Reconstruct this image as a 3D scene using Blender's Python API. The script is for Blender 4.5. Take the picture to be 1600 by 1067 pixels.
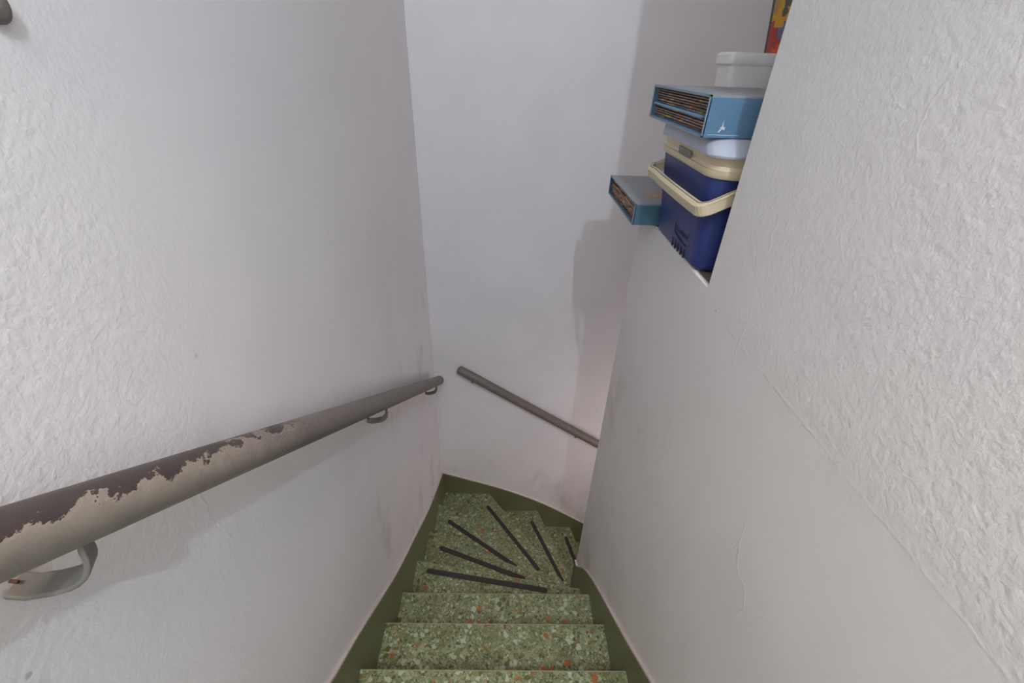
import bpy, bmesh, math, random
from mathutils import Vector, Matrix
random.seed(7)
for o in list(bpy.data.objects): bpy.data.objects.remove(o)
SC = bpy.context.scene
COL = SC.collection
U = 0.4            # survey unit -> metres
Z0 = 3.7           # height of the eye above the lowest floor
def W(x, y, z): return Vector((x*U, y*U, z*U + Z0))

# ------------------------------------------------------------------ camera
cam = bpy.data.cameras.new('camera'); camo = bpy.data.objects.new('camera', cam); COL.objects.link(camo)
cam.sensor_width = 36.0; cam.sensor_fit = 'HORIZONTAL'; cam.lens = 36.0*691/1600; cam.clip_start = .01
yaw, pitch, roll = math.radians(1.39), math.radians(32.6), math.radians(2.0)
f = Vector((math.sin(yaw)*math.cos(pitch), math.cos(yaw)*math.cos(pitch), -math.sin(pitch)))
r = Vector((math.cos(yaw), -math.sin(yaw), 0)); u = r.cross(f)
r2 = r*math.cos(roll) + u*math.sin(roll); u2 = -r*math.sin(roll) + u*math.cos(roll)
M = Matrix((r2, u2, -f)).transposed().to_4x4(); M.translation = W(0, 0, 0)
camo.matrix_world = M
SC.camera = camo

# ------------------------------------------------------------------ world, lights, exposure
wd = bpy.data.worlds.new('world'); SC.world = wd; wd.use_nodes = True
wd.node_tree.nodes['Background'].inputs[0].default_value = (.8, .85, 1, 1)
wd.node_tree.nodes['Background'].inputs[1].default_value = .05
SC.view_settings.view_transform = 'Standard'; SC.view_settings.look = 'None'
SC.view_settings.gamma = 1; SC.view_settings.use_curve_mapping = False
SC.view_settings.exposure = -0.36
def light(name, kind, loc, power, col, size=.05, target=None, size_y=None):
    l = bpy.data.lights.new(name, kind); l.energy = power; l.color = col
    if kind == 'AREA':
        l.size = size
        if size_y: l.shape = 'RECTANGLE'; l.size_y = size_y
    else: l.shadow_soft_size = size
    o = bpy.data.objects.new(name, l); COL.objects.link(o); o.location = loc
    if target is not None: o.rotation_euler = (target-loc).to_track_quat('-Z', 'Y').to_euler()
    return o
light('stair_lamp', 'POINT', W(.63, -2.5, 3.49), 84.0, (.80, .90, 1.0), .016)
ll = light('landing_fill', 'AREA', W(-.3, -1.3, 3.0), 3.3, (1.0, .78, .69), .4, W(-.1, 1.7, -4.1), .4)  # added warm fill aimed down the steps, not an actual landing fixture
ll.data.spread = math.radians(48)
light('stairwell_fill', 'AREA', W(1.5, 3.9, 3.2), 2.0, (1.0, .76, .68), .5, W(1.5, 3.9, 0), .5)  # added overhead fill supplying warm ambient light, no real fixture
light('lower_flight_lamp', 'POINT', W(2.9, 4.1, -5.3), 6.6, (1.0, .86, .84), .10)

# ------------------------------------------------------------------ materials
def newmat(name):
    m = bpy.data.materials.new(name); m.use_nodes = True
    nt = m.node_tree; b = nt.nodes['Principled BSDF']
    return m, nt, b
def N(nt, t, **kw):
    n = nt.nodes.new(t)
    for k, v in kw.items():
        if k in n.inputs.keys(): n.inputs[k].default_value = v
        else: setattr(n, k, v)
    return n
def lin(c):  # sRGB 0-255 -> linear
    return tuple(((x/255)/12.92 if x/255 <= .04045 else ((x/255+.055)/1.055)**2.4) for x in c) + (1,)
def link(nt, a, b): nt.links.new(a, b)
def ramp(nt, fac, stops, interp='LINEAR'):
    n = nt.nodes.new('ShaderNodeValToRGB'); cr = n.color_ramp; cr.interpolation = interp
    while len(cr.elements) < len(stops): cr.elements.new(.5)
    for e, (p, c) in zip(cr.elements, stops): e.position = p; e.color = c
    link(nt, fac, n.inputs[0]); return n
def mixc(nt, fac, a, b, blend='MIX'):
    n = nt.nodes.new('ShaderNodeMix'); n.data_type = 'RGBA'; n.blend_type = blend
    for i, v in ((0, fac), (6, a), (7, b)):
        if isinstance(v, (int, float, tuple)): n.inputs[i].default_value = v
        else: link(nt, v, n.inputs[i])
    return n.outputs[2]
def math_(nt, op, a, b=0.0, c=0.0, clamp=False):
    n = nt.nodes.new('ShaderNodeMath'); n.operation = op; n.use_clamp = clamp
    for i, v in enumerate((a, b, c)):
        if isinstance(v, (int, float)): n.inputs[i].default_value = v
        else: link(nt, v, n.inputs[i])
    return n.outputs[0]
def gate(nt, x, a, b):   # smooth 0..1 as x goes a..b
    n = nt.nodes.new('ShaderNodeMapRange'); n.interpolation_type = 'SMOOTHSTEP'
    n.inputs[1].default_value = a; n.inputs[2].default_value = b
    link(nt, x, n.inputs[0]); return n.outputs[0]
def coords(nt):
    tc = nt.nodes.new('ShaderNodeTexCoord'); s = nt.nodes.new('ShaderNodeSeparateXYZ')
    link(nt, tc.outputs['Object'], s.inputs[0]); return tc.outputs['Object'], s.outputs
def noise(nt, vec, scale, detail=3, rough=.5, dist=0.0):
    n = N(nt, 'ShaderNodeTexNoise', Scale=scale, Detail=detail, Roughness=rough, Distortion=dist)
    link(nt, vec, n.inputs['Vector']); return n.outputs['Fac']

def plaster(name, base, side):
    # painted plaster: heavy roller stipple above, smoother paint below, trowel waves, scuffs and grime
    m, nt, b = newmat(name); v, s = coords(nt)
    fine = noise(nt, v, 170, 3, .55); mid = noise(nt, v, 100, 4, .55, .3); big = noise(nt, v, 5, 3, .5)
    jit = math_(nt, 'MULTIPLY_ADD', noise(nt, v, 7, 4, .6), .10, -.05)
    zz = math_(nt, 'ADD', s[2], jit)
    if side == 'right':
        g = gate(nt, zz, Z0-.95*U-.03, Z0-.95*U+.03)
        fw = math_(nt, 'MULTIPLY_ADD', g, .30, .07)
    elif side == 'left':
        g = gate(nt, math_(nt, 'ADD', s[1], jit), .62, .38)
        fw = math_(nt, 'MULTIPLY_ADD', g, .22, .07)
    else:
        g = None; fw = .07
    h = math_(nt, 'MULTIPLY', math_(nt, 'ADD', math_(nt, 'MULTIPLY', fine, .5), mid), fw)
    h = math_(nt, 'ADD', h, math_(nt, 'MULTIPLY', big, .5))
    # vertical brush marks
    mp = N(nt, 'ShaderNodeMapping'); mp.inputs['Scale'].default_value = (60, 60, 4); link(nt, v, mp.inputs[0])
    h = math_(nt, 'ADD', h, math_(nt, 'MULTIPLY', noise(nt, mp.outputs[0], 1, 3, .6), .06))
    # chips and filler ridges : thin bits of stretched voronoi edges, only in scattered patches
    mp2 = N(nt, 'ShaderNodeMapping'); mp2.inputs['Scale'].default_value = (5, 5, 2.2)
    mp2.inputs['Rotation'].default_value = (.25, 0, 0); link(nt, v, mp2.inputs[0])
    wv = nt.nodes.new('ShaderNodeVectorMath'); wv.operation = 'ADD'
    nz = N(nt, 'ShaderNodeTexNoise', Scale=9.0, Detail=4.0); link(nt, v, nz.inputs['Vector'])
    sc = nt.nodes.new('ShaderNodeVectorMath'); sc.operation = 'SCALE'; sc.inputs[3].default_value = .35
    link(nt, nz.outputs['Color'], sc.inputs[0]); link(nt, mp2.outputs[0], wv.inputs[0]); link(nt, sc.outputs[0], wv.inputs[1])
    vo = nt.nodes.new('ShaderNodeTexVoronoi'); vo.feature = 'DISTANCE_TO_EDGE'; vo.inputs['Scale'].default_value = 1.0
    link(nt, wv.outputs[0], vo.inputs['Vector'])
    ridge = gate(nt, vo.outputs[0], .014, .0)
    patch = gate(nt, noise(nt, v, 6, 2, .5), .56, .64)
    h = math_(nt, 'ADD', h, math_(nt, 'MULTIPLY', math_(nt, 'MULTIPLY', ridge, patch), .12))
    if side == 'right':   # the paint line at ledge height
        line = math_(nt, 'ABSOLUTE', math_(nt, 'SUBTRACT', math_(nt, 'ADD', s[2], math_(nt, 'MULTIPLY', jit, .25)), Z0-.975*U))
        h = math_(nt, 'ADD', h, math_(nt, 'MULTIPLY', gate(nt, line, .004, .0), .045))
    bm = nt.nodes.new('ShaderNodeBump'); bm.inputs['Strength'].default_value = .55; bm.inputs['Distance'].default_value = .006
    link(nt, h, bm.inputs['Height']); link(nt, bm.outputs[0], b.inputs['Normal'])
    # colour : slight mottling, hand grime in the lower zone
    c = mixc(nt, gate(nt, noise(nt, v, 3.5, 3, .5), .3, .7), lin(base), tuple(x*.955 for x in lin(base)[:3])+(1,))
    mp3 = N(nt, 'ShaderNodeMapping'); mp3.inputs['Scale'].default_value = (3, 3, 1.6); link(nt, v, mp3.inputs[0])
    gr = gate(nt, noise(nt, mp3.outputs[0], 1.6, 5, .62), .52, .74)
    if side == 'right': zone = math_(nt, 'MULTIPLY', gate(nt, s[2], Z0-1.5*U, Z0-2.2*U), gate(nt, s[1], .3, 1.0))
    elif side == 'left': zone = math_(nt, 'MULTIPLY', gate(nt, s[2], Z0-1.8*U, Z0-3.2*U), gate(nt, s[1], .5, 1.0))
    else: zone = gate(nt, s[2], Z0-5*U, Z0-6.5*U)
    c = mixc(nt, math_(nt, 'MULTIPLY', gr, math_(nt, 'MULTIPLY', zone, .34)), c, lin((164, 146, 136)))
    sp = nt.nodes.new('ShaderNodeTexVoronoi'); sp.inputs['Scale'].default_value = 9
    link(nt, v, sp.inputs['Vector'])
    speck = math_(nt, 'MULTIPLY', gate(nt, sp.outputs['Distance'], .035, .02), gate(nt, noise(nt, v, 4, 1, .5), .55, .6))
    c = mixc(nt, math_(nt, 'MULTIPLY', speck, .45), c, lin((120, 105, 92)))
    link(nt, c, b.inputs['Base Color']); b.inputs['Roughness'].default_value = .55
    b.inputs['Specular IOR Level'].default_value = .35
    return m
M_left = plaster('paint_left', (242, 240, 241), 'left')
M_right = plaster('paint_right', (234, 230, 227), 'right')
M_back = plaster('paint_back', (240, 238, 240), 'back')

def terrazzo():
    m, nt, b = newmat('green_terrazzo'); v, s = coords(nt)
    def chips(scale, off, palette, thr):
        mp = N(nt, 'ShaderNodeMapping'); mp.inputs['Location'].default_value = off; link(nt, v, mp.inputs[0])
        nz = N(nt, 'ShaderNodeTexNoise', Scale=scale*1.6, Detail=2.0); link(nt, mp.outputs[0], nz.inputs['Vector'])
        sc = nt.nodes.new('ShaderNodeVectorMath'); sc.operation = 'SCALE'; sc.inputs[3].default_value = .5/scale
        link(nt, nz.outputs['Color'], sc.inputs[0])
        ad = nt.nodes.new('ShaderNodeVectorMath'); link(nt, mp.outputs[0], ad.inputs[0]); link(nt, sc.outputs[0], ad.inputs[1])
        a = N(nt, 'ShaderNodeTexVoronoi', Scale=scale); link(nt, ad.outputs[0], a.inputs['Vector'])
        e = N(nt, 'ShaderNodeTexVoronoi', Scale=scale); e.feature = 'DISTANCE_TO_EDGE'; link(nt, ad.outputs[0], e.inputs['Vector'])
        sx = nt.nodes.new('ShaderNodeSeparateColor'); link(nt, a.outputs['Color'], sx.inputs[0])
        col = ramp(nt, sx.outputs[0], palette, 'CONSTANT').outputs[0]
        keep = math_(nt, 'GREATER_THAN', sx.outputs[1], thr)
        edge = gate(nt, e.outputs[0], .05, .09)
        return col, math_(nt, 'MULTIPLY', keep, edge)
    P = lambda *cs: [(p, lin(c)) for p, c in cs]
    smallp = P((0, (122, 134, 100)), (.25, (150, 162, 128)), (.42, (96, 106, 70)), (.60, (168, 182, 152)), (.72, (70, 74, 46)), (.84, (140, 140, 104)), (.955, (146, 90, 46)))
    bigp = P((0, (140, 152, 120)), (.22, (172, 186, 160)), (.42, (118, 124, 80)), (.60, (156, 156, 118)), (.74, (88, 88, 44)), (.84, (112, 110, 70)), (.885, (168, 90, 38)), (.95, (116, 54, 40)), (.975, (200, 190, 176)))
    base = mixc(nt, noise(nt, v, 60, 2), lin((98, 112, 74)), lin((122, 136, 98)))
    c3, k3 = chips(240, (3, 1, 2), smallp, .1)
    c2, k2 = chips(115, (7, 2, 5), smallp, .30)
    c1, k1 = chips(60, (1, 9, 4), bigp, .66)
    c = mixc(nt, k3, base, c3); c = mixc(nt, k2, c, c2); c = mixc(nt, k1, c, c1)
    c = mixc(nt, .22, c, lin((86, 90, 62)))
    # worn, cleaner centre-to-edge mottling
    c = mixc(nt, gate(nt, noise(nt, v, 9, 3), .35, .7), c, mixc(nt, 1.0, c, (.78, .80, .74, 1), 'MULTIPLY'))
    link(nt, c, b.inputs['Base Color']); b.inputs['Roughness'].default_value = .38
    return m
M_terr = terrazzo()
def skirt():
    m, nt, b = newmat('olive_skirting'); v, s = coords(nt)
    c = mixc(nt, noise(nt, v, 14, 5, .6), lin((100, 102, 72)), lin((118, 121, 90)))
    c = mixc(nt, gate(nt, noise(nt, v, 90, 3, .7), .52, .75), c, lin((90, 86, 60)))
    link(nt, c, b.inputs['Base Color']); b.inputs['Roughness'].default_value = .33
    bm = nt.nodes.new('ShaderNodeBump'); bm.inputs['Strength'].default_value = .15; bm.inputs['Distance'].default_value = .003
    link(nt, noise(nt, v, 25, 3), bm.inputs['Height']); link(nt, bm.outputs[0], b.inputs['Normal'])
    return m
M_skirt = skirt()
def rail_mat(worn):
    m, nt, b = newmat('rail_paint_worn' if worn else 'rail_paint'); tc = nt.nodes.new('ShaderNodeTexCoord'); ad = nt.nodes.new('ShaderNodeVectorMath'); link(nt, tc.outputs['Object'], ad.inputs[0])
    ad.inputs[1].default_value = W(-.9, 2, -1.8057); v = ad.outputs[0]
    sp_ = nt.nodes.new('ShaderNodeSeparateXYZ'); link(nt, v, sp_.inputs[0]); s = sp_.outputs
    mp = N(nt, 'ShaderNodeMapping'); mp.inputs['Scale'].default_value = (1, .35, 1); link(nt, v, mp.inputs[0])
    n1 = noise(nt, mp.outputs[0], 55, 5, .6)
    taupe = mixc(nt, n1, lin((104, 97, 93)), lin((126, 118, 113)))
    if worn:
        # older pale coat shows towards the top of the flight, bare dark brown along the crown of the tube
        y = s[1]
        n0 = noise(nt, v, 16, 6, .62)
        pale = mixc(nt, noise(nt, v, 45, 5, .65), lin((126, 117, 108)), lin((158, 150, 138)))
        tp = gate(nt, math_(nt, 'ADD', y, math_(nt, 'MULTIPLY', n0, .35)), .80, .52)
        grit = math_(nt, 'MULTIPLY', gate(nt, noise(nt, v, 220, 3, .7), .5, .62), .35)
        c = mixc(nt, tp, taupe, pale)
        c = mixc(nt, math_(nt, 'MULTIPLY', grit, gate(nt, y, .25, .5)), c, lin((84, 80, 74)))
        # height over the tube axis
        axis = math_(nt, 'MULTIPLY_ADD', y, -.69, Z0 + (-.749+.69*.47)*U)
        dz = math_(nt, 'DIVIDE', math_(nt, 'SUBTRACT', s[2], axis), .0265)
        crown = math_(nt, 'ADD', dz, math_(nt, 'MULTIPLY_ADD', noise(nt, mp.outputs[0], 42, 8, .72), 3.4, -1.7))
        lim = math_(nt, 'MULTIPLY_ADD', y, 1.5, .24)
        bare = gate(nt, math_(nt, 'SUBTRACT', crown, lim), .0, .035)
        rim = gate(nt, math_(nt, 'SUBTRACT', crown, lim), -.16, -.02)
        yl = gate(nt, y, .62, .50)
        c = mixc(nt, math_(nt, 'MULTIPLY', math_(nt, 'MULTIPLY', rim, yl), .6), c, lin((166, 156, 138)))
        c = mixc(nt, math_(nt, 'MULTIPLY', bare, yl), c, mixc(nt, noise(nt, v, 40, 3), lin((56, 47, 46)), lin((78, 68, 66))))
        hh = math_(nt, 'SUBTRACT', math_(nt, 'MULTIPLY', noise(nt, v, 60, 4), .3), math_(nt, 'MULTIPLY', bare, yl))
    else:
        c = taupe; hh = math_(nt, 'MULTIPLY', n1, .3)
    bm = nt.nodes.new('ShaderNodeBump'); bm.inputs['Strength'].default_value = .35; bm.inputs['Distance'].default_value = .0015
    link(nt, hh, bm.inputs['Height']); link(nt, bm.outputs[0], b.inputs['Normal'])
    link(nt, c, b.inputs['Base Color']); b.inputs['Roughness'].default_value = .48
    return m
M_railw = rail_mat(True); M_rail = rail_mat(False)
def simple(name, rgb, rough=.5, var=.08, scale=30, bump=0.0, bscale=200, spec=.5):
    m, nt, b = newmat(name); v, s = coords(nt)
    a = lin(rgb); d = tuple(x*(1-var*2) for x in a[:3])+(1,)
    c = mixc(nt, noise(nt, v, scale, 4, .55), a, d)
    link(nt, c, b.inputs['Base Color']); b.inputs['Roughness'].default_value = rough
    b.inputs['Specular IOR Level'].default_value = spec
    if bump:
        bm = nt.nodes.new('ShaderNodeBump'); bm.inputs['Strength'].default_value = bump; bm.inputs['Distance'].default_value = .001
        link(nt, noise(nt, v, bscale, 2), bm.inputs['Height']); link(nt, bm.outputs[0], b.inputs['Normal'])
    return m
M_strip = simple('anti_slip_black', (52, 47, 47), .8, .12, 80, .4, 900)
M_bracket = simple('bracket_paint', (132, 128, 120), .5, .1, 60)
M_rust = simple('rusty_screw', (104, 72, 50), .7, .2, 200)
M_blue = simple('cooler_blue', (40, 54, 116), .42, .06, 60, .5, 700)
M_blued = simple('cooler_slot', (20, 28, 66), .6, .05)
M_emb = simple('cooler_emboss', (30, 38, 84), .5, .05)
M_cream = simple('cooler_cream', (222, 206, 172), .42, .05, 20)
M_lidw = simple('cooler_lid_white', (188, 192, 206), .42, .03, 14)
M_latch = simple('cooler_latch', (130, 128, 112), .5, .1, 120)
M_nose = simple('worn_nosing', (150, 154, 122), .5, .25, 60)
M_ledge = simple('dusty_ledge', (118, 106, 94), .9, .25, 60, .5, 120)
M_box = simple('slipcase_blue', (94, 132, 162), .55, .07, 18, .15, 500)
M_box2 = simple('slipcase_teal', (78, 116, 136), .55, .08, 18, .15, 500)
M_boxtop = simple('slipcase_top', (150, 156, 162), .6, .06, 12, .15, 400)
M_boxedge = simple('slipcase_edge', (150, 168, 180), .6, .15, 200)
M_sticker = simple('sticker_peach', (190, 156, 126), .6, .15, 160)
M_scuff = simple('scuff_white', (216, 222, 226), .6, .05)
M_card = simple('divider_blue', (128, 168, 206), .5, .06, 30)
M_binw = simple('bin_white', (238, 236, 232), .45, .03, 8)
M_bead = simple('plaster_edge', (212, 200, 196), .6, .08, 40)
M_ceil = simple('ceiling_paint', (222, 218, 214), .7, .02, 6)
def spine_mat(pal, name):
    m, nt, b = newmat(name); v, s = coords(nt)
    oi = nt.nodes.new('ShaderNodeObjectInfo')
    mp = N(nt, 'ShaderNodeCombineXYZ')
    link(nt, math_(nt, 'ADD', math_(nt, 'MULTIPLY', s[1], 1.0), math_(nt, 'MULTIPLY', oi.outputs['Random'], 31.0)), mp.inputs[0])
    link(nt, math_(nt, 'MULTIPLY', oi.outputs['Random'], 17.0), mp.inputs[1])
    vo = N(nt, 'ShaderNodeTexVoronoi', Scale=34.0); link(nt, mp.outputs[0], vo.inputs['Vector'])
    sx = nt.nodes.new('ShaderNodeSeparateColor'); link(nt, vo.outputs['Color'], sx.inputs[0])
    c = ramp(nt, sx.outputs[0], pal, 'CONSTANT').outputs[0]
    c = mixc(nt, gate(nt, noise(nt, v, 160, 3, .6), .55, .72), c, lin((88, 74, 62)))
    link(nt, c, b.inputs['Base Color']); b.inputs['Roughness'].default_value = .45
    return m
Pq = lambda *cs: [(p, lin(c)) for p, c in cs]
M_mag1 = spine_mat(Pq((0, (104, 84, 72)), (.40, (132, 108, 88)), (.60, (158, 78, 60)), (.67, (110, 96, 90)), (.80, (196, 160, 70)), (.88, (112, 128, 142)), (.95, (80, 60, 54))), 'magazine_spines_brown')
M_mag2 = spine_mat(Pq((0, (150, 126, 98)), (.28, (188, 158, 110)), (.46, (168, 44, 40)), (.60, (60, 50, 50)), (.72, (206, 172, 96)), (.84, (140, 128, 118)), (.95, (90, 40, 38))), 'magazine_spines_tan')
M_paper = simple('page_edges', (150, 136, 118), .8, .15, 300)

# ------------------------------------------------------------------ builders
ORG = {}
def mesh_obj(name, verts, faces, mat, parent=None, smooth=False, bevel=0, segs=2, mats=None, fmat=None):
    o0 = ORG.get(parent.name, Vector((0, 0, 0))) if parent else Vector((0, 0, 0))
    me = bpy.data.meshes.new(name)
    me.from_pydata([tuple(Vector(v)-o0) for v in verts], [], faces)
    bm = bmesh.new(); bm.from_mesh(me); bmesh.ops.recalc_face_normals(bm, faces=bm.faces); bm.to_mesh(me); bm.free()
    for m in (mats or [mat]): me.materials.append(m)
    if fmat:
        for p, i in zip(me.polygons, fmat): p.material_index = i
    if smooth:
        for p in me.polygons: p.use_smooth = True
    o = bpy.data.objects.new(name, me); COL.objects.link(o)
    if parent: o.parent = parent; ORG[o.name] = o0
    if bevel:
        b = o.modifiers.new('bevel', 'BEVEL'); b.width = bevel; b.segments = segs; b.limit_method = 'ANGLE'
        b.harden_normals = False
    return o
def thing(name, loc, label, cat, group=None):
    e = bpy.data.objects.new(name, None); e.empty_display_size = .05; COL.objects.link(e); e.location = loc
    ORG[e.name] = Vector(loc); e['label'] = label; e['category'] = cat
    if group: e['group'] = group
    return e
def struct(o): o['kind'] = 'structure'; return o
def box(name, a, b, mat, parent=None, **k):     # a, b in survey units
    x0, y0, z0 = a; x1, y1, z1 = b
    vs = [W(x, y, z) for x in (x0, x1) for y in (y0, y1) for z in (z0, z1)]
    fs = [(0, 1, 3, 2), (4, 6, 7, 5), (0, 4, 5, 1), (2, 3, 7, 6), (0, 2, 6, 4), (1, 5, 7, 3)]
    return mesh_obj(name, vs, fs, mat, parent, **k)
def prism(name, pts, vec, mat, parent=None, **k):   # pts: 3d survey points of one face, vec: survey extrusion
    n = len(pts); v = Vector(vec)
    vs = [W(*p) for p in pts] + [W(*(Vector(p)+v)) for p in pts]
    fs = [tuple(range(n)), tuple(range(2*n-1, n-1, -1))] + [(i, (i+1) % n, (i+1) % n+n, i+n) for i in range(n)]
    return mesh_obj(name, vs, fs, mat, parent, **k)
def tube(name, pts, rad, mat, parent=None, seg=24, flat=None, capround=False, nup=None):
    # sweep of a circle (or flat rectangle w,h) along survey points
    P = [W(*p) for p in pts]; vs = []; fs = []
    radii = [rad]*len(P)
    if capround:
        d0 = (P[0]-P[1]).normalized(); d1 = (P[-1]-P[-2]).normalized()
        pre = [P[0]+d0*rad*.45*math.sin(a) for a in (1.45, 1.1, .6)]; prr = [rad*max(.05, math.cos(a)) for a in (1.45, 1.1, .6)]
        post = [P[-1]+d1*rad*.45*math.sin(a) for a in (.6, 1.1, 1.45)]; por = [rad*max(.05, math.cos(a)) for a in (.6, 1.1, 1.45)]
        P = pre+P+post; radii = prr+radii+por
    up = Vector(nup) if nup else Vector((0, 0, 1)); n = None
    for i, p in enumerate(P):
        a = P[max(0, i-1)]; c = P[min(len(P)-1, i+1)]; t = (c-a).normalized()
        if n is None: n = up - t*up.dot(t); n.normalize()
        else: n = (n - t*n.dot(t)).normalized()
        s = t.cross(n)
        if flat:
            w, h = flat
            ring = [(-w, -h), (w, -h), (w, h), (-w, h)]
            for q in ring: vs.append(p + s*q[0] + n*q[1])
            k = 4
        else:
            for j in range(seg):
                A = 2*math.pi*j/seg; vs.append(p + (s*math.cos(A)+n*math.sin(A))*radii[i])
            k = seg
    for i in range(len(P)-1):
        for j in range(k): fs.append((i*k+j, i*k+(j+1) % k, (i+1)*k+(j+1) % k, (i+1)*k+j))
    fs.append(tuple(range(k-1, -1, -1))); fs.append(tuple((len(P)-1)*k+j for j in range(k)))
    return mesh_obj(name, vs, fs, mat, parent, smooth=not flat, bevel=(.0018 if flat else 0))
def loft(name, levels, mat, parent=None, seg=6, capb=True, capt=True, smooth=True, thick=None):
    # levels: (z, x0, x1, y0, y1, r) rounded rectangles in survey units
    vs = []; fs = []; k = 4*(seg+1)
    for (z, x0, x1, y0, y1, r) in levels:
        for ci, (cx, cy) in enumerate(((x1-r, y1-r), (x0+r, y1-r), (x0+r, y0+r), (x1-r, y0+r))):
            for j in range(seg+1):
                A = math.pi/2*(ci + j/seg); vs.append(W(cx+r*math.cos(A), cy+r*math.sin(A), z))
    for i in range(len(levels)-1):
        for j in range(k): fs.append((i*k+j, i*k+(j+1) % k, (i+1)*k+(j+1) % k, (i+1)*k+j))
    if capb: fs.append(tuple(range(k-1, -1, -1)))
    if capt: fs.append(tuple((len(levels)-1)*k+j for j in range(k)))
    o = mesh_obj(name, vs, fs, mat, parent, smooth=smooth)
    md = o.modifiers.new('es', 'EDGE_SPLIT'); md.split_angle = math.radians(38)
    return o

# ------------------------------------------------------------------ the stairwell shell
XL, XR, YB, YC, YW = -1.015, .99, 5.3, 3.22, 1.955
BOT, TOP = -9.25, 4.3
struct(box('wall_left', (XL-.4, -6, BOT), (XL, YB, TOP), M_left))
struct(box('wall_back', (XL-.4, YB, BOT), (4.4, YB+.4, TOP), M_back))
# right wall: full height beside the flight, low core wall with a ledge beyond
prf = [(-6, BOT), (YC, BOT), (YC, -.905), (YW, -.905), (YW, TOP), (-6, TOP)]
wr = struct(prism('wall_right', [(XR, y, z) for y, z in prf], (3.01, 0, 0), M_right, bevel=.004, segs=3))
struct(box('wall_far', (4.0, YW, BOT), (4.4, YB, TOP), M_back))
struct(box('wall_landing', (XL-.4, -6.4, BOT), (4.0, -6, TOP), M_back))
struct(box('ceiling', (XL-.4, -6.4, TOP), (4.4, YB+.4, TOP+.3), M_ceil))
struct(box('floor', (XL-.4, -6.4, BOT-.3), (4.4, YB+.4, BOT), M_terr))
struct(box('trim_1', (XR+.018, YW+.002, -.905), (3.98, YC-.02, -.898), M_ledge))

# ------------------------------------------------------------------ staircase
st = thing('staircase', W(0, 0, BOT), 'green terrazzo winding staircase with black grip strips on its turning steps', 'stairs')
XS0, XS1 = -1.0, .985
nos = []    # (outer, inner, z)
y, z = 1.451, -3.832
for k in range(5, 0, -1): nos.append(((XS0, y-.52*k), (XS1, y-.52*k), z+.468*k))
for y, z in ((1.451, -3.832), (1.993, -4.31), (2.505, -4.775)): nos.append(((XS0, y), (XS1, y-.0), z))
nos += [((XS0, 3.14), (XS1, 2.81), -5.245), ((XS0, 3.86), (XS1, 3.06), -5.72), ((XS0, 4.70), (XS1, 3.275), -6.195),
        ((-.205, YB), (1.32, YC+.01), -6.67), ((.71, YB), (1.46, YC+.01), -7.145), ((1.366, YB), (1.88, YC+.01), -7.62),
        ((2.02, YB), (2.36, YC+.01), -8.095), ((2.68, YB), (2.86, YC+.01), -8.57)]
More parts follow.
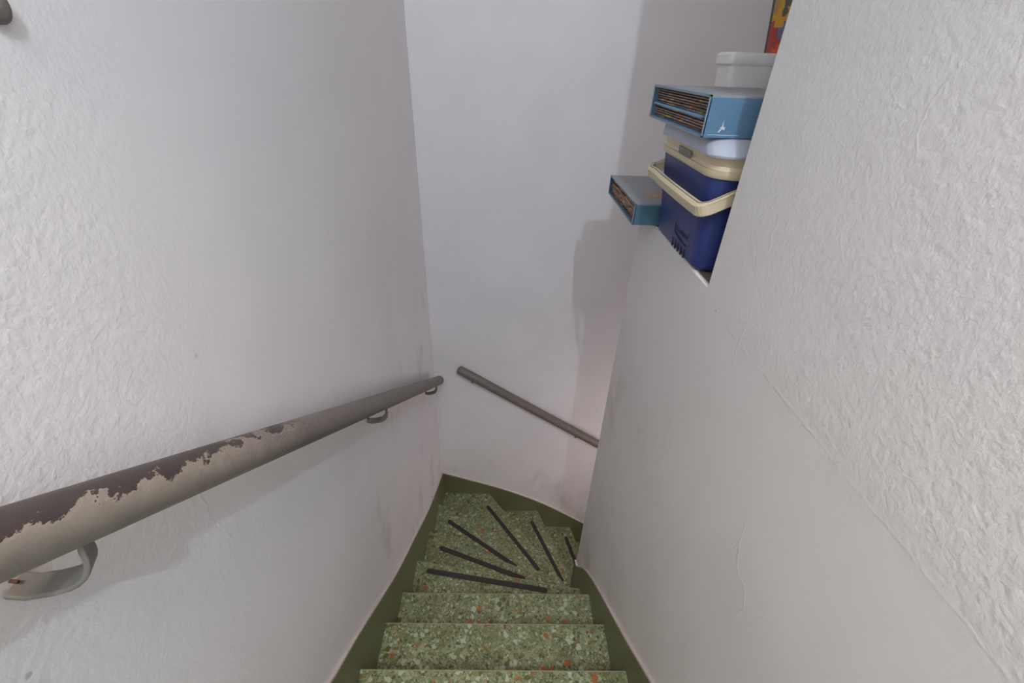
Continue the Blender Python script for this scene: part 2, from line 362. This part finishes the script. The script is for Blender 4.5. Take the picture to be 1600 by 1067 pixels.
# first entry : edge of the upper landing
landing_y = nos[0][0][1]
strips = {8: ((-.865, 3.016), (.586, 2.790)), 9: ((-.813, 3.619), (.36, 3.185)), 10: ((-.808, 4.376), (.27, 3.628)),
          11: ((-.219, 5.02), (.639, 3.856)), 12: ((.594, 5.063), (1.06, 3.94)), 13: ((1.271, 5.073), (1.49, 4.16)), 14: ((1.93, 5.05), (2.2, 3.75))}
def lerp2(a, b, t): return (a[0]+(b[0]-a[0])*t, a[1]+(b[1]-a[1])*t)
TH = .095
for k, (o, i, z) in enumerate(nos):
    if k == 0:
        poly = [(XS0, -5.98), (XS1, -5.98), i, o]
    else:
        po, pi = nos[k-1][0], nos[k-1][1]
        if k == 1: bo, bi = lerp2(po, o, -.3), lerp2(pi, i, -.3)
        else: bo, bi = lerp2(po, nos[k-2][0], .22), lerp2(pi, nos[k-2][1], .22)
        if k == 11: poly = [bo, bi, (XS1, 3.275), i, o, (XS0, YB)]
        else: poly = [bo, bi, i, o]
        if k == 12: bo = lerp2(po, (XS0, YB), .2); poly[0] = bo
    t = prism('tread' if k else 'landing_slab', [(x, y, z) for x, y in poly], (0, 0, -TH), M_terr, st, bevel=.003, segs=2)
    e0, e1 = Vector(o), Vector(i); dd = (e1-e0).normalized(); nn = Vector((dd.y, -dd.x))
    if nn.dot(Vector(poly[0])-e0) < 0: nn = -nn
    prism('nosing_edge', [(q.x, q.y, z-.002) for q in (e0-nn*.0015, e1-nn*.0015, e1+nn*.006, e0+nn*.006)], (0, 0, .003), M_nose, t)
    # riser under the nosing, set back from it
    d = Vector((i[0]-o[0], i[1]-o[1])).normalized(); nrm = Vector((d.y, -d.x))   # points back, under the tread
    if nrm.dot(Vector((0, 1))) > 0 and k < 11: nrm = -nrm
    if k >= 11 and nrm.x > 0: nrm = -nrm
    zn = nos[k+1][2] if k+1 < len(nos) else BOT
    a = Vector(o)+nrm*.06; b_ = Vector(i)+nrm*.06
    if k <= 10:
        a = a + d*((XS0-a.x)/d.x); b_ = b_ + d*((XS1-b_.x)/d.x)
    if k >= 11:   # keep riser inside the corridor
        a = Vector((a.x+(YB-a.y)*(-d.x/-d.y if d.y else 0), YB)); 
    c_ = b_+nrm*.05; e_ = a+nrm*.05
    if k <= 10: c_ = c_ + d*((XS1-c_.x)/d.x); e_ = e_ + d*((XS0-e_.x)/d.x)
    rp = [(a.x, a.y), (b_.x, b_.y), (c_.x, c_.y), (e_.x, e_.y)]
    prism('riser', [(x, y, z-TH) for x, y in rp], (0, 0, zn-z+TH), M_terr, st)
    if k in strips:
        p, q = strips[k]; d = (Vector(q)-Vector(p)).normalized(); s = Vector((-d.y, d.x)); hw = .031
        # rounded ends
        pts = []
        for j in range(7):
            A = math.pi/2+math.pi*j/6; c = Vector(p)+d*hw
            pts.append(c+d*hw*math.cos(A)+s*hw*math.sin(A))
        for j in range(7):
            A = -math.pi/2+math.pi*j/6; c = Vector(q)-d*hw
            pts.append(c+d*hw*math.cos(A)+s*hw*math.sin(A))
        prism('anti_slip_strip', [(v.x, v.y, z+.001) for v in pts], (0, 0, .006), M_strip, t)

# ------------------------------------------------------------------ skirting boards with a plaster bead along the top
def smooth_line(pts, n=6):
    out = []
    for i in range(len(pts)-1):
        p0 = pts[max(0, i-1)]; p1 = pts[i]; p2 = pts[i+1]; p3 = pts[min(len(pts)-1, i+2)]
        for j in range(n):
            t = j/n
            out.append(tuple(.5*((2*b)+(-a+c)*t+(2*a-5*b+4*c-d)*t*t+(-a+3*b-3*c+d)*t**3) for a, b, c, d in zip(p0, p1, p2, p3)))
    out.append(pts[-1]); return out
left_top = smooth_line([(-6, -.75), (-2, -.75), (-1.2, -1.05), (-.6, -1.606), (0, -2.16), (.6, -2.717), (1.174, -3.247), (1.562, -3.56), (2.457, -4.33), (3.252, -4.90), (4.106, -5.50), (5.29, -6.15)])
right_top = smooth_line([(-6, -.75), (-2, -.75), (-1.2, -1.08), (-.6, -1.63), (0, -2.185), (.6, -2.74), (1.179, -3.278), (1.706, -3.778), (2.213, -4.228), (2.61, -4.607), (2.86, -4.90), (3.04, -5.18), (3.13, -5.31), (3.235, -5.36)])
back_top = smooth_line([(-1.0, -6.155), (-.468, -6.35), (.106, -6.578), (.829, -6.958), (1.569, -7.478), (2.6, -8.2), (3.98, -8.85)])
def skirt_yz(name, x0, x1, top, drop=1.35, bead_x=None):
    pts = [(x0, y, z) for y, z in top] + [(x0, y, max(z-drop, BOT)) for y, z in reversed(top)]
    o = struct(prism(name, pts, (x1-x0, 0, 0), M_skirt))
    w = (x1-x0)
    bp = [(x0-w*.1, y, z) for y, z in top] + [(x0-w*.1, y, z+.022) for y, z in reversed(top)]
    prism('plaster_edge', bp, (w*1.1, 0, 0), M_bead, o)
    return o
skirt_yz('baseboard_left', -.998, XL, left_top)
skirt_yz('baseboard_right', .972, XR, right_top)
pts = [(x, YB-.018, z) for x, z in back_top] + [(x, YB-.018, max(z-1.5, BOT)) for x, z in reversed(back_top)]
bb = struct(prism('baseboard_back', pts, (0, .018, 0), M_skirt))
prism('plaster_edge', [(x, YB-.020, z) for x, z in back_top] + [(x, YB-.020, z+.022) for x, z in reversed(back_top)], (0, .02, 0), M_bead, bb)
et = [(.972, -5.36), (1.2, -5.75), (1.5, -6.6), (1.9, -7.1), (2.6, -7.9), (3.98, -8.75)]
struct(prism('baseboard_core', [(x, YC, z) for x, z in et] + [(x, YC, BOT) for x, z in reversed(et)], (0, .016, 0), M_skirt))

# ------------------------------------------------------------------ handrails
SL = -.69
def axz(y): return -.749 + (y-.47)*SL
h1 = thing('handrail', W(-.9, 2, axz(2)), 'round handrail on the left wall with peeling paint baring dark brown', 'handrail')
RA = .0255
tube('rail', [(-.88, y, axz(y)) for y in (-.75, .2, 1, 2, 3, 4, 4.93)], RA, M_railw, h1, seg=40, capround=True)
def bracket_left(y, par):
    zb = axz(y)-RA/U
    pts = [(XL+.002, y-.05, zb-.082), (-.985, y-.045, zb-.097), (-.945, y-.035, zb-.10)]
    for j in range(8):
        A = -math.pi/2 + math.pi*.62*j/7
        pts.append((-.925+.055*math.cos(A), y-.03+.03*j/7, zb-.043+.055*math.sin(A)))
    pts.append((-.880, y+.02, zb+.015))
    o = tube('bracket', pts, .01, M_bracket, par, flat=(.0115, .0024), nup=(0, 0, 1))
    s = tube('screw', [(XL+.004, y-.05, zb-.068), (XL+.02, y-.05, zb-.070)], .0016, M_rust, o, seg=8)
    return o
for y in (.56, 2.55, 4.62): bracket_left(y, h1)
h2 = thing('handrail', W(1, 5.17, -5), 'straight grey-brown handrail fixed to the back wall over the winding steps', 'handrail')
YR = 5.19
def bz(x): return -3.83 + (x+.62)*-.655
tube('rail', [(x, YR, bz(x)) for x in (-.62, .3, 1.3, 2.3, 3.4)], .026, M_rail, h2, seg=32, capround=True)
for x in (-.44, 1.22, 2.9):
    zb = bz(x)-.065
    pts = [(x, YB-.004, zb-.06), (x, YR+.05, zb-.075), (x, YR+.02, zb-.065), (x, YR, zb-.03), (x, YR, zb+.02)]
    tube('bracket', pts, .01, M_bracket, h2, flat=(.008, .0024))

# ------------------------------------------------------------------ slipcases with magazines
ZL = -.896
def slipcase(x0, x1, y0, y1, z0, z1, label, sidemat, topmat):
    e = thing('magazine_slipcase', W(x0, y0, z0), label, 'box'); t = .012
    zp = box('bottom_board', (x0, y0, z0), (x1, y1, z0+t), sidemat, e, bevel=.0008)
    box('top_board', (x0, y0, z1-t), (x1, y1, z1), topmat, e, bevel=.0008)
    fb = box('side_board', (x0, y0, z0+t), (x1, y0+t, z1-t), sidemat, e, bevel=.0004)
    box('side_board', (x0, y1-t, z0+t), (x1, y1, z1-t), sidemat, e, bevel=.0004)
    box('back_board', (x1-t, y0+t, z0+t), (x1, y1-t, z1-t), sidemat, e)
    for a, b in (((x0-.002, y0, z0), (x0+.006, y0+t, z1)), ((x0-.002, y1-t, z0), (x0+.006, y1, z1)),
                 ((x0-.002, y0, z0-.001), (x0+.005, y1, z0+t*.6)), ((x0-.002, y0, z1-t*.6), (x0+.005, y1, z1+.001))):
        box('worn_edge', a, b, M_boxedge, e)
    return e
def magazines(x0, x1, y0, y1, z0, z1, n, mat, group, label, divider=None):
    dz = (z1-z0)/n; first = None
    for i in range(n):
        za = z0+dz*i
        if divider is not None and i == divider:
            o = box('divider_card', (x0-.002, y0+.06, za), (x1, y1-.002, za+dz*.9), M_card, bevel=.0006)
            o['label'] = 'pale blue card lying between the magazines in the upper slipcase'; o['category'] = 'card'
            continue
        j = random.uniform(0, .014)
        yy0 = y0+random.uniform(.0, .02)
        if first is None:
            o = box('magazine', (0, 0, 0), (x1-x0-.03, y1-y0-.02, dz*.68), mat, bevel=.0007)
            # rebase mesh to local coordinates
            for v in o.data.vertices: v.co -= Vector(W(0, 0, 0))
            first = o
        else:
            o = first.copy(); COL.objects.link(o)
        o.location = W(x0+.006+j, yy0, za+dz*.1 if i else za)
        top = n-1-i
        od = ['lowest', 'second from the bottom', 'third from the bottom', 'fourth from the bottom', 'fifth from the bottom', 'sixth from the bottom']
        ot = ['topmost', 'second from the top', 'third from the top', 'fourth from the top', 'fifth from the top', 'sixth from the top']
        place = ot[top] if top < i else od[i]
        o['label'] = label + ', ' + place; o['category'] = 'magazine'; o['group'] = group
# lower slipcase, behind the cooler, sticking out past the end of the low wall
s2 = slipcase(.83, 1.30, 2.852, 3.67, ZL, -.757, 'teal grey slipcase of magazines on the ledge behind the blue cooler', M_box2, M_boxtop)
magazines(.838, 1.28, 2.866, 3.656, ZL+.0125, -.772, 11, M_mag2, 'magazines in the lower slipcase', 'tan and red magazine in the teal slipcase behind the cooler')
box('price_sticker', (1.0-.055, 3.005, -.757), (1.16, 3.125, -.7555), M_sticker, s2)
# upper slipcase, on the cooler lid
Zb, Zt = -.270, -.104
s1 = slipcase(.858, 1.47, 2.128, 2.985, Zb, Zt, 'blue slipcase of magazines lying on top of the cooler lid', M_box, M_boxtop)
magazines(.866, 1.45, 2.142, 2.971, Zb+.0125, Zt-.0155, 12, M_mag1, 'magazines in the upper slipcase', 'brown spined magazine in the blue slipcase on the cooler', divider=5)
sc = [(.935, -.200), (.940, -.222), (.932, -.226), (.945, -.232), (.936, -.240), (.943, -.244)]
o = prism('scuff_mark', [(.922, 2.127, -.246), (.932, 2.127, -.232), (.928, 2.127, -.228), (.936, 2.127, -.224), (.938, 2.127, -.198), (.941, 2.127, -.224), (.951, 2.127, -.226), (.948, 2.127, -.238), (.938, 2.127, -.234), (.928, 2.127, -.248)], (0, .0015, 0), M_scuff, s1)
box('scuff_line', (.88, 2.1275, -.2585), (1.02, 2.129, -.2565), M_scuff, s1)

# ------------------------------------------------------------------ cooler
cl = thing('cooler', W(1.25, 2.45, ZL), 'dark blue picnic cooler with cream rim and lowered cream handle on the ledge', 'cooler')
loft('body', [(ZL+.001, .995, 1.56, 2.11, 2.80, .06), (ZL+.012, .978, 1.60, 2.09, 2.82, .09), (ZL+.04, .968, 1.62, 2.082, 2.83, .10),
              (-.757, .964, 1.63, 2.083, 2.842, .10), (-.66, .957, 1.635, 2.085, 2.865, .10), (-.437, .940, 1.65, 2.09, 2.90, .10)], M_blue, cl, seg=8)
loft('rim', [(-.438, .935, 1.66, 2.075, 2.915, .11), (-.425, .927, 1.668, 2.068, 2.923, .115), (-.402, .925, 1.67, 2.066, 2.925, .115)], M_cream, cl, seg=8)
lid = loft('lid', [(-.401, .930, 1.665, 2.070, 2.92, .11), (-.385, .938, 1.66, 2.076, 2.91, .11), (-.350, .925, 1.66, 2.062, 2.905, .11), (-.343, .925, 1.655, 2.06, 2.90, .11)], M_cream, cl, seg=8)
loft('lid_top', [(-.344, .905, 1.65, 2.05, 2.90, .10), (-.335, .903, 1.65, 2.048, 2.90, .10), (-.30, .905, 1.62, 2.085, 2.88, .09), (-.278, .915, 1.60, 2.11, 2.87, .09), (-.272, .935, 1.58, 2.135, 2.85, .08)], M_lidw, cl, seg=8)
box('latch', (.923, 2.38, -.398), (.936, 2.56, -.366), M_latch, cl, bevel=.001)
# handle : long bar on the near-left side, arms running up both ends
def rsec(name, pts, w, h, parent, mat):
    return tube(name, pts, .01, mat, parent, flat=(w, h), nup=(0, 0, 1))
hp = [(1.16, 2.045, -.455), (1.03, 2.035, -.508)]
for j in range(6):
    A = math.pi*1.5 - math.pi/2*j/5
    hp.append((.935+.045*math.cos(A), 2.075+.045*math.sin(A), -.553-.018*math.sin(math.pi/2*j/5)))
for j in range(1, 9):
    t = j/9; hp.append((.89-.018*math.sin(math.pi*t), 2.10+.74*t, -.572+.006*math.sin(math.pi*t)+.01*t))
for j in range(6):
    A = math.pi - math.pi/2*j/5
    hp.append((.935+.045*math.cos(A), 2.875+.045*math.sin(A), -.571+.018*math.sin(math.pi/2*j/5)))
hp += [(1.03, 2.925, -.508), (1.16, 2.935, -.455)]
hd = rsec('handle', hp, .0045, .0115, cl, M_cream)
hd.modifiers['bevel'].width = .003; hd.modifiers['bevel'].segments = 3
# grooves running along the handle
gp = [(x+(-.0135 if i > 6 and i < 16 else 0), y+(-.0 if i < 7 else 0), z) for i, (x, y, z) in enumerate(hp)]
tube('handle_lip', [(p[0], p[1], p[2]+.030) for p in hp], .01, M_cream, hd, flat=(.0062, .0016))
tube('handle_groove', [(p[0], p[1], p[2]+.0345) for p in hp], .01, simple('handle_groove_grey', (120, 118, 108), .6), hd, flat=(.0010, .0006))
tube('pivot', [(1.18, 2.03, -.45), (1.18, 2.09, -.45)], .014, M_cream, cl, seg=16)
tube('pivot', [(1.18, 2.90, -.45), (1.18, 2.95, -.45)], .014, M_cream, cl, seg=16)
# five vent slots, embossed name and its swoosh on the side towards the stairs
def body_x(z):
    return .957 + (-.66-z)/(.196)*.011 if z < -.66 else .940+(-.437-z)/.223*.017
def sidepatch(name, y0, y1, z0, z1, mat, parent, slant=0.0):
    xa, xb = body_x(z0), body_x(z1); t = .0025
    pts = [(xa-t, y0, z0), (xa-t, y1, z0), (xb-t, y1+slant, z1), (xb-t, y0+slant, z1)]
    return prism(name, pts, (.006, 0, 0), mat, parent)
for y in (2.465, 2.417, 2.370, 2.322, 2.275):
    o = sidepatch('vent_slot', y-.007, y+.007, -.846, -.795+.0, M_blued, cl) if False else None
    xa, xb = .978, .9745
    prism('vent_slot', [(xa-.002+.012, y-.006, -.882), (xa-.0025, y-.007, -.85), (xb-.004, y-.007, -.838), (xb-.004, y+.007, -.838), (xa-.0025, y+.007, -.85), (xa-.002+.012, y+.006, -.882)], (.006, 0, 0), M_blued, cl) if False else None
    sidepatch('vent_slot', y-.006, y+.006, -.888, -.840, M_blued, cl)
def text(name, body, size, loc, mat, parent):
    cu = bpy.data.curves.new(name, 'FONT'); cu.body = body; cu.size = size; cu.extrude = .0006; cu.shear = .15; cu.offset = 0; cu.space_character = 1.08
    o = bpy.data.objects.new(name, cu); COL.objects.link(o)
    # lettering reads from the stair side: text +x runs towards -Y, up is +Z, faces -X
    dep = bpy.context.evaluated_depsgraph_get(); me = bpy.data.meshes.new_from_object(o.evaluated_get(dep))
    bpy.data.objects.remove(o)
    R = Matrix(((0, 0, -1), (-1, 0, 0), (0, 1, 0))).to_4x4()
    me.transform(Matrix.Rotation(math.radians(4.4), 4, 'Y') @ R); me.materials.append(mat)
    ob = bpy.data.objects.new(name, me); COL.objects.link(ob); ob.parent = parent
    ob.location = W(*loc)-ORG[parent.name]; return ob
text('embossed_name', 'Bormond', .0185, (.962, 2.447, -.785), M_emb, cl)
sidepatch('emblem_bar', 2.452, 2.464, -.795, -.750, M_blued, cl)
sw = []
for j in range(9):
    t = j/8; y = 2.452-.19*t; z = -.797-.022*math.sin(math.pi*min(1, t*.62+.0)); sw.append((body_x(z)-.0022, y, z))
tube('emblem_swoosh', sw, .0012, M_blued, cl, seg=8)

# ------------------------------------------------------------------ white bin and the printed book standing on it
bn = thing('storage_bin', W(1.6, 3.05, ZL), 'white lidded storage bin at the back of the ledge behind the slipcases', 'storage bin')
loft('body', [(ZL+.001, 1.34, 2.0, 3.0, 3.19, .03), (ZL+.02, 1.333, 2.0, 2.995, 3.195, .03), (.0, 1.275, 2.06, 2.99, 3.2, .03)], M_binw, bn)
loft('lid', [(.004, 1.268, 2.07, 2.985, 3.205, .03), (.012, 1.26, 2.075, 2.98, 3.21, .035), (.055, 1.258, 2.075, 2.98, 3.21, .035), (.068, 1.268, 2.07, 2.985, 3.2, .03)], M_binw, bn)
ck = thing('picture_book', W(1.55, 3.05, .071), 'brightly printed picture book standing upright on the white storage bin', 'book')
cols = {'y': (226, 172, 66), 'g': (104, 106, 98), 'r': (188, 84, 80), 'b': (116, 134, 164), 'o': (238, 106, 44), 'p': (204, 108, 116), 'k': (198, 156, 108)}
mk = list(cols); cm = [simple('book_print_'+c, cols[c], .5, .08, 50) for c in mk]
lean = .20     # leans to the right as it rises? slight
x0, zb, w, h = 1.492, .069, .62, .85
G = ["rooooo", "rroorr", "rrrrrg", "rrbbbb", "rrbbby", "ryybby", "yyyyyy", "kygyyy", "kygyyg", "kyggyg", "ypgggg", "ypgggg", "bbgggg"]
while len(G) < 32: G.append(''.join(random.choice('ggybr') for _ in range(6)))
rows = []
for g in G:
    while len(g) < 24: g += g[-1] if random.random() < .6 else random.choice('ggyrbo')
    rows.append(g)
G = rows
nx, nz = 24, 32; vs = []; fs = []; fm = []
yy = 3.06
def bk(i, j, d): return W(x0+w*i/nx-.0*j + .10*(j/nz)*h*0 , yy+d, zb+h*j/nz)
jit = {}
for j in range(nz+1):
    for i in range(nx+1):
        q = (random.uniform(-.35, .35) if 0 < i < nx else 0, random.uniform(-.35, .35) if 0 < j < nz else 0)
        vs.append(W(x0+w*(i+q[0])/nx, yy, zb+h*(j+q[1])/nz))
for j in range(nz):
    for i in range(nx):
        a = j*(nx+1)+i; fs.append((a, a+1, a+nx+2, a+nx+1)); fm.append(mk.index(G[j][i]))
mesh_obj('printed_cover', vs, fs, None, ck, mats=cm, fmat=fm)
box('cover_board', (x0, yy+.0005, zb), (x0+w, yy+.006, zb+h), simple('book_board', (92, 90, 84), .5), ck)
box('page_block', (x0+.008, yy+.006, zb+.008), (x0+w-.008, yy+.022, zb+h-.008), M_paper, ck)
box('back_cover', (x0, yy+.022, zb), (x0+w, yy+.028, zb+h), cm[1], ck)
ck.rotation_euler = (math.radians(-14), 0, 0)   # leans back

# ------------------------------------------------------------------ small thing on the wall
kn = thing('wall_fitting', W(XL, 1.082, .06), 'small round grey fitting on the left wall at the upper left edge', 'wall fitting')
def disc(name, y, z, rad, x0, x1, mat, par):
    return tube(name, [(x0, y, z), (x1, y, z)], rad, mat, par, seg=28)
disc('base', 1.082, .060, .0135, XL+.001, XL+.012, simple('fitting_grey', (150, 148, 142), .5), kn)
disc('cap', 1.082, .060, .009, XL+.012, XL+.018, simple('fitting_grey_cap', (166, 164, 158), .4), kn)
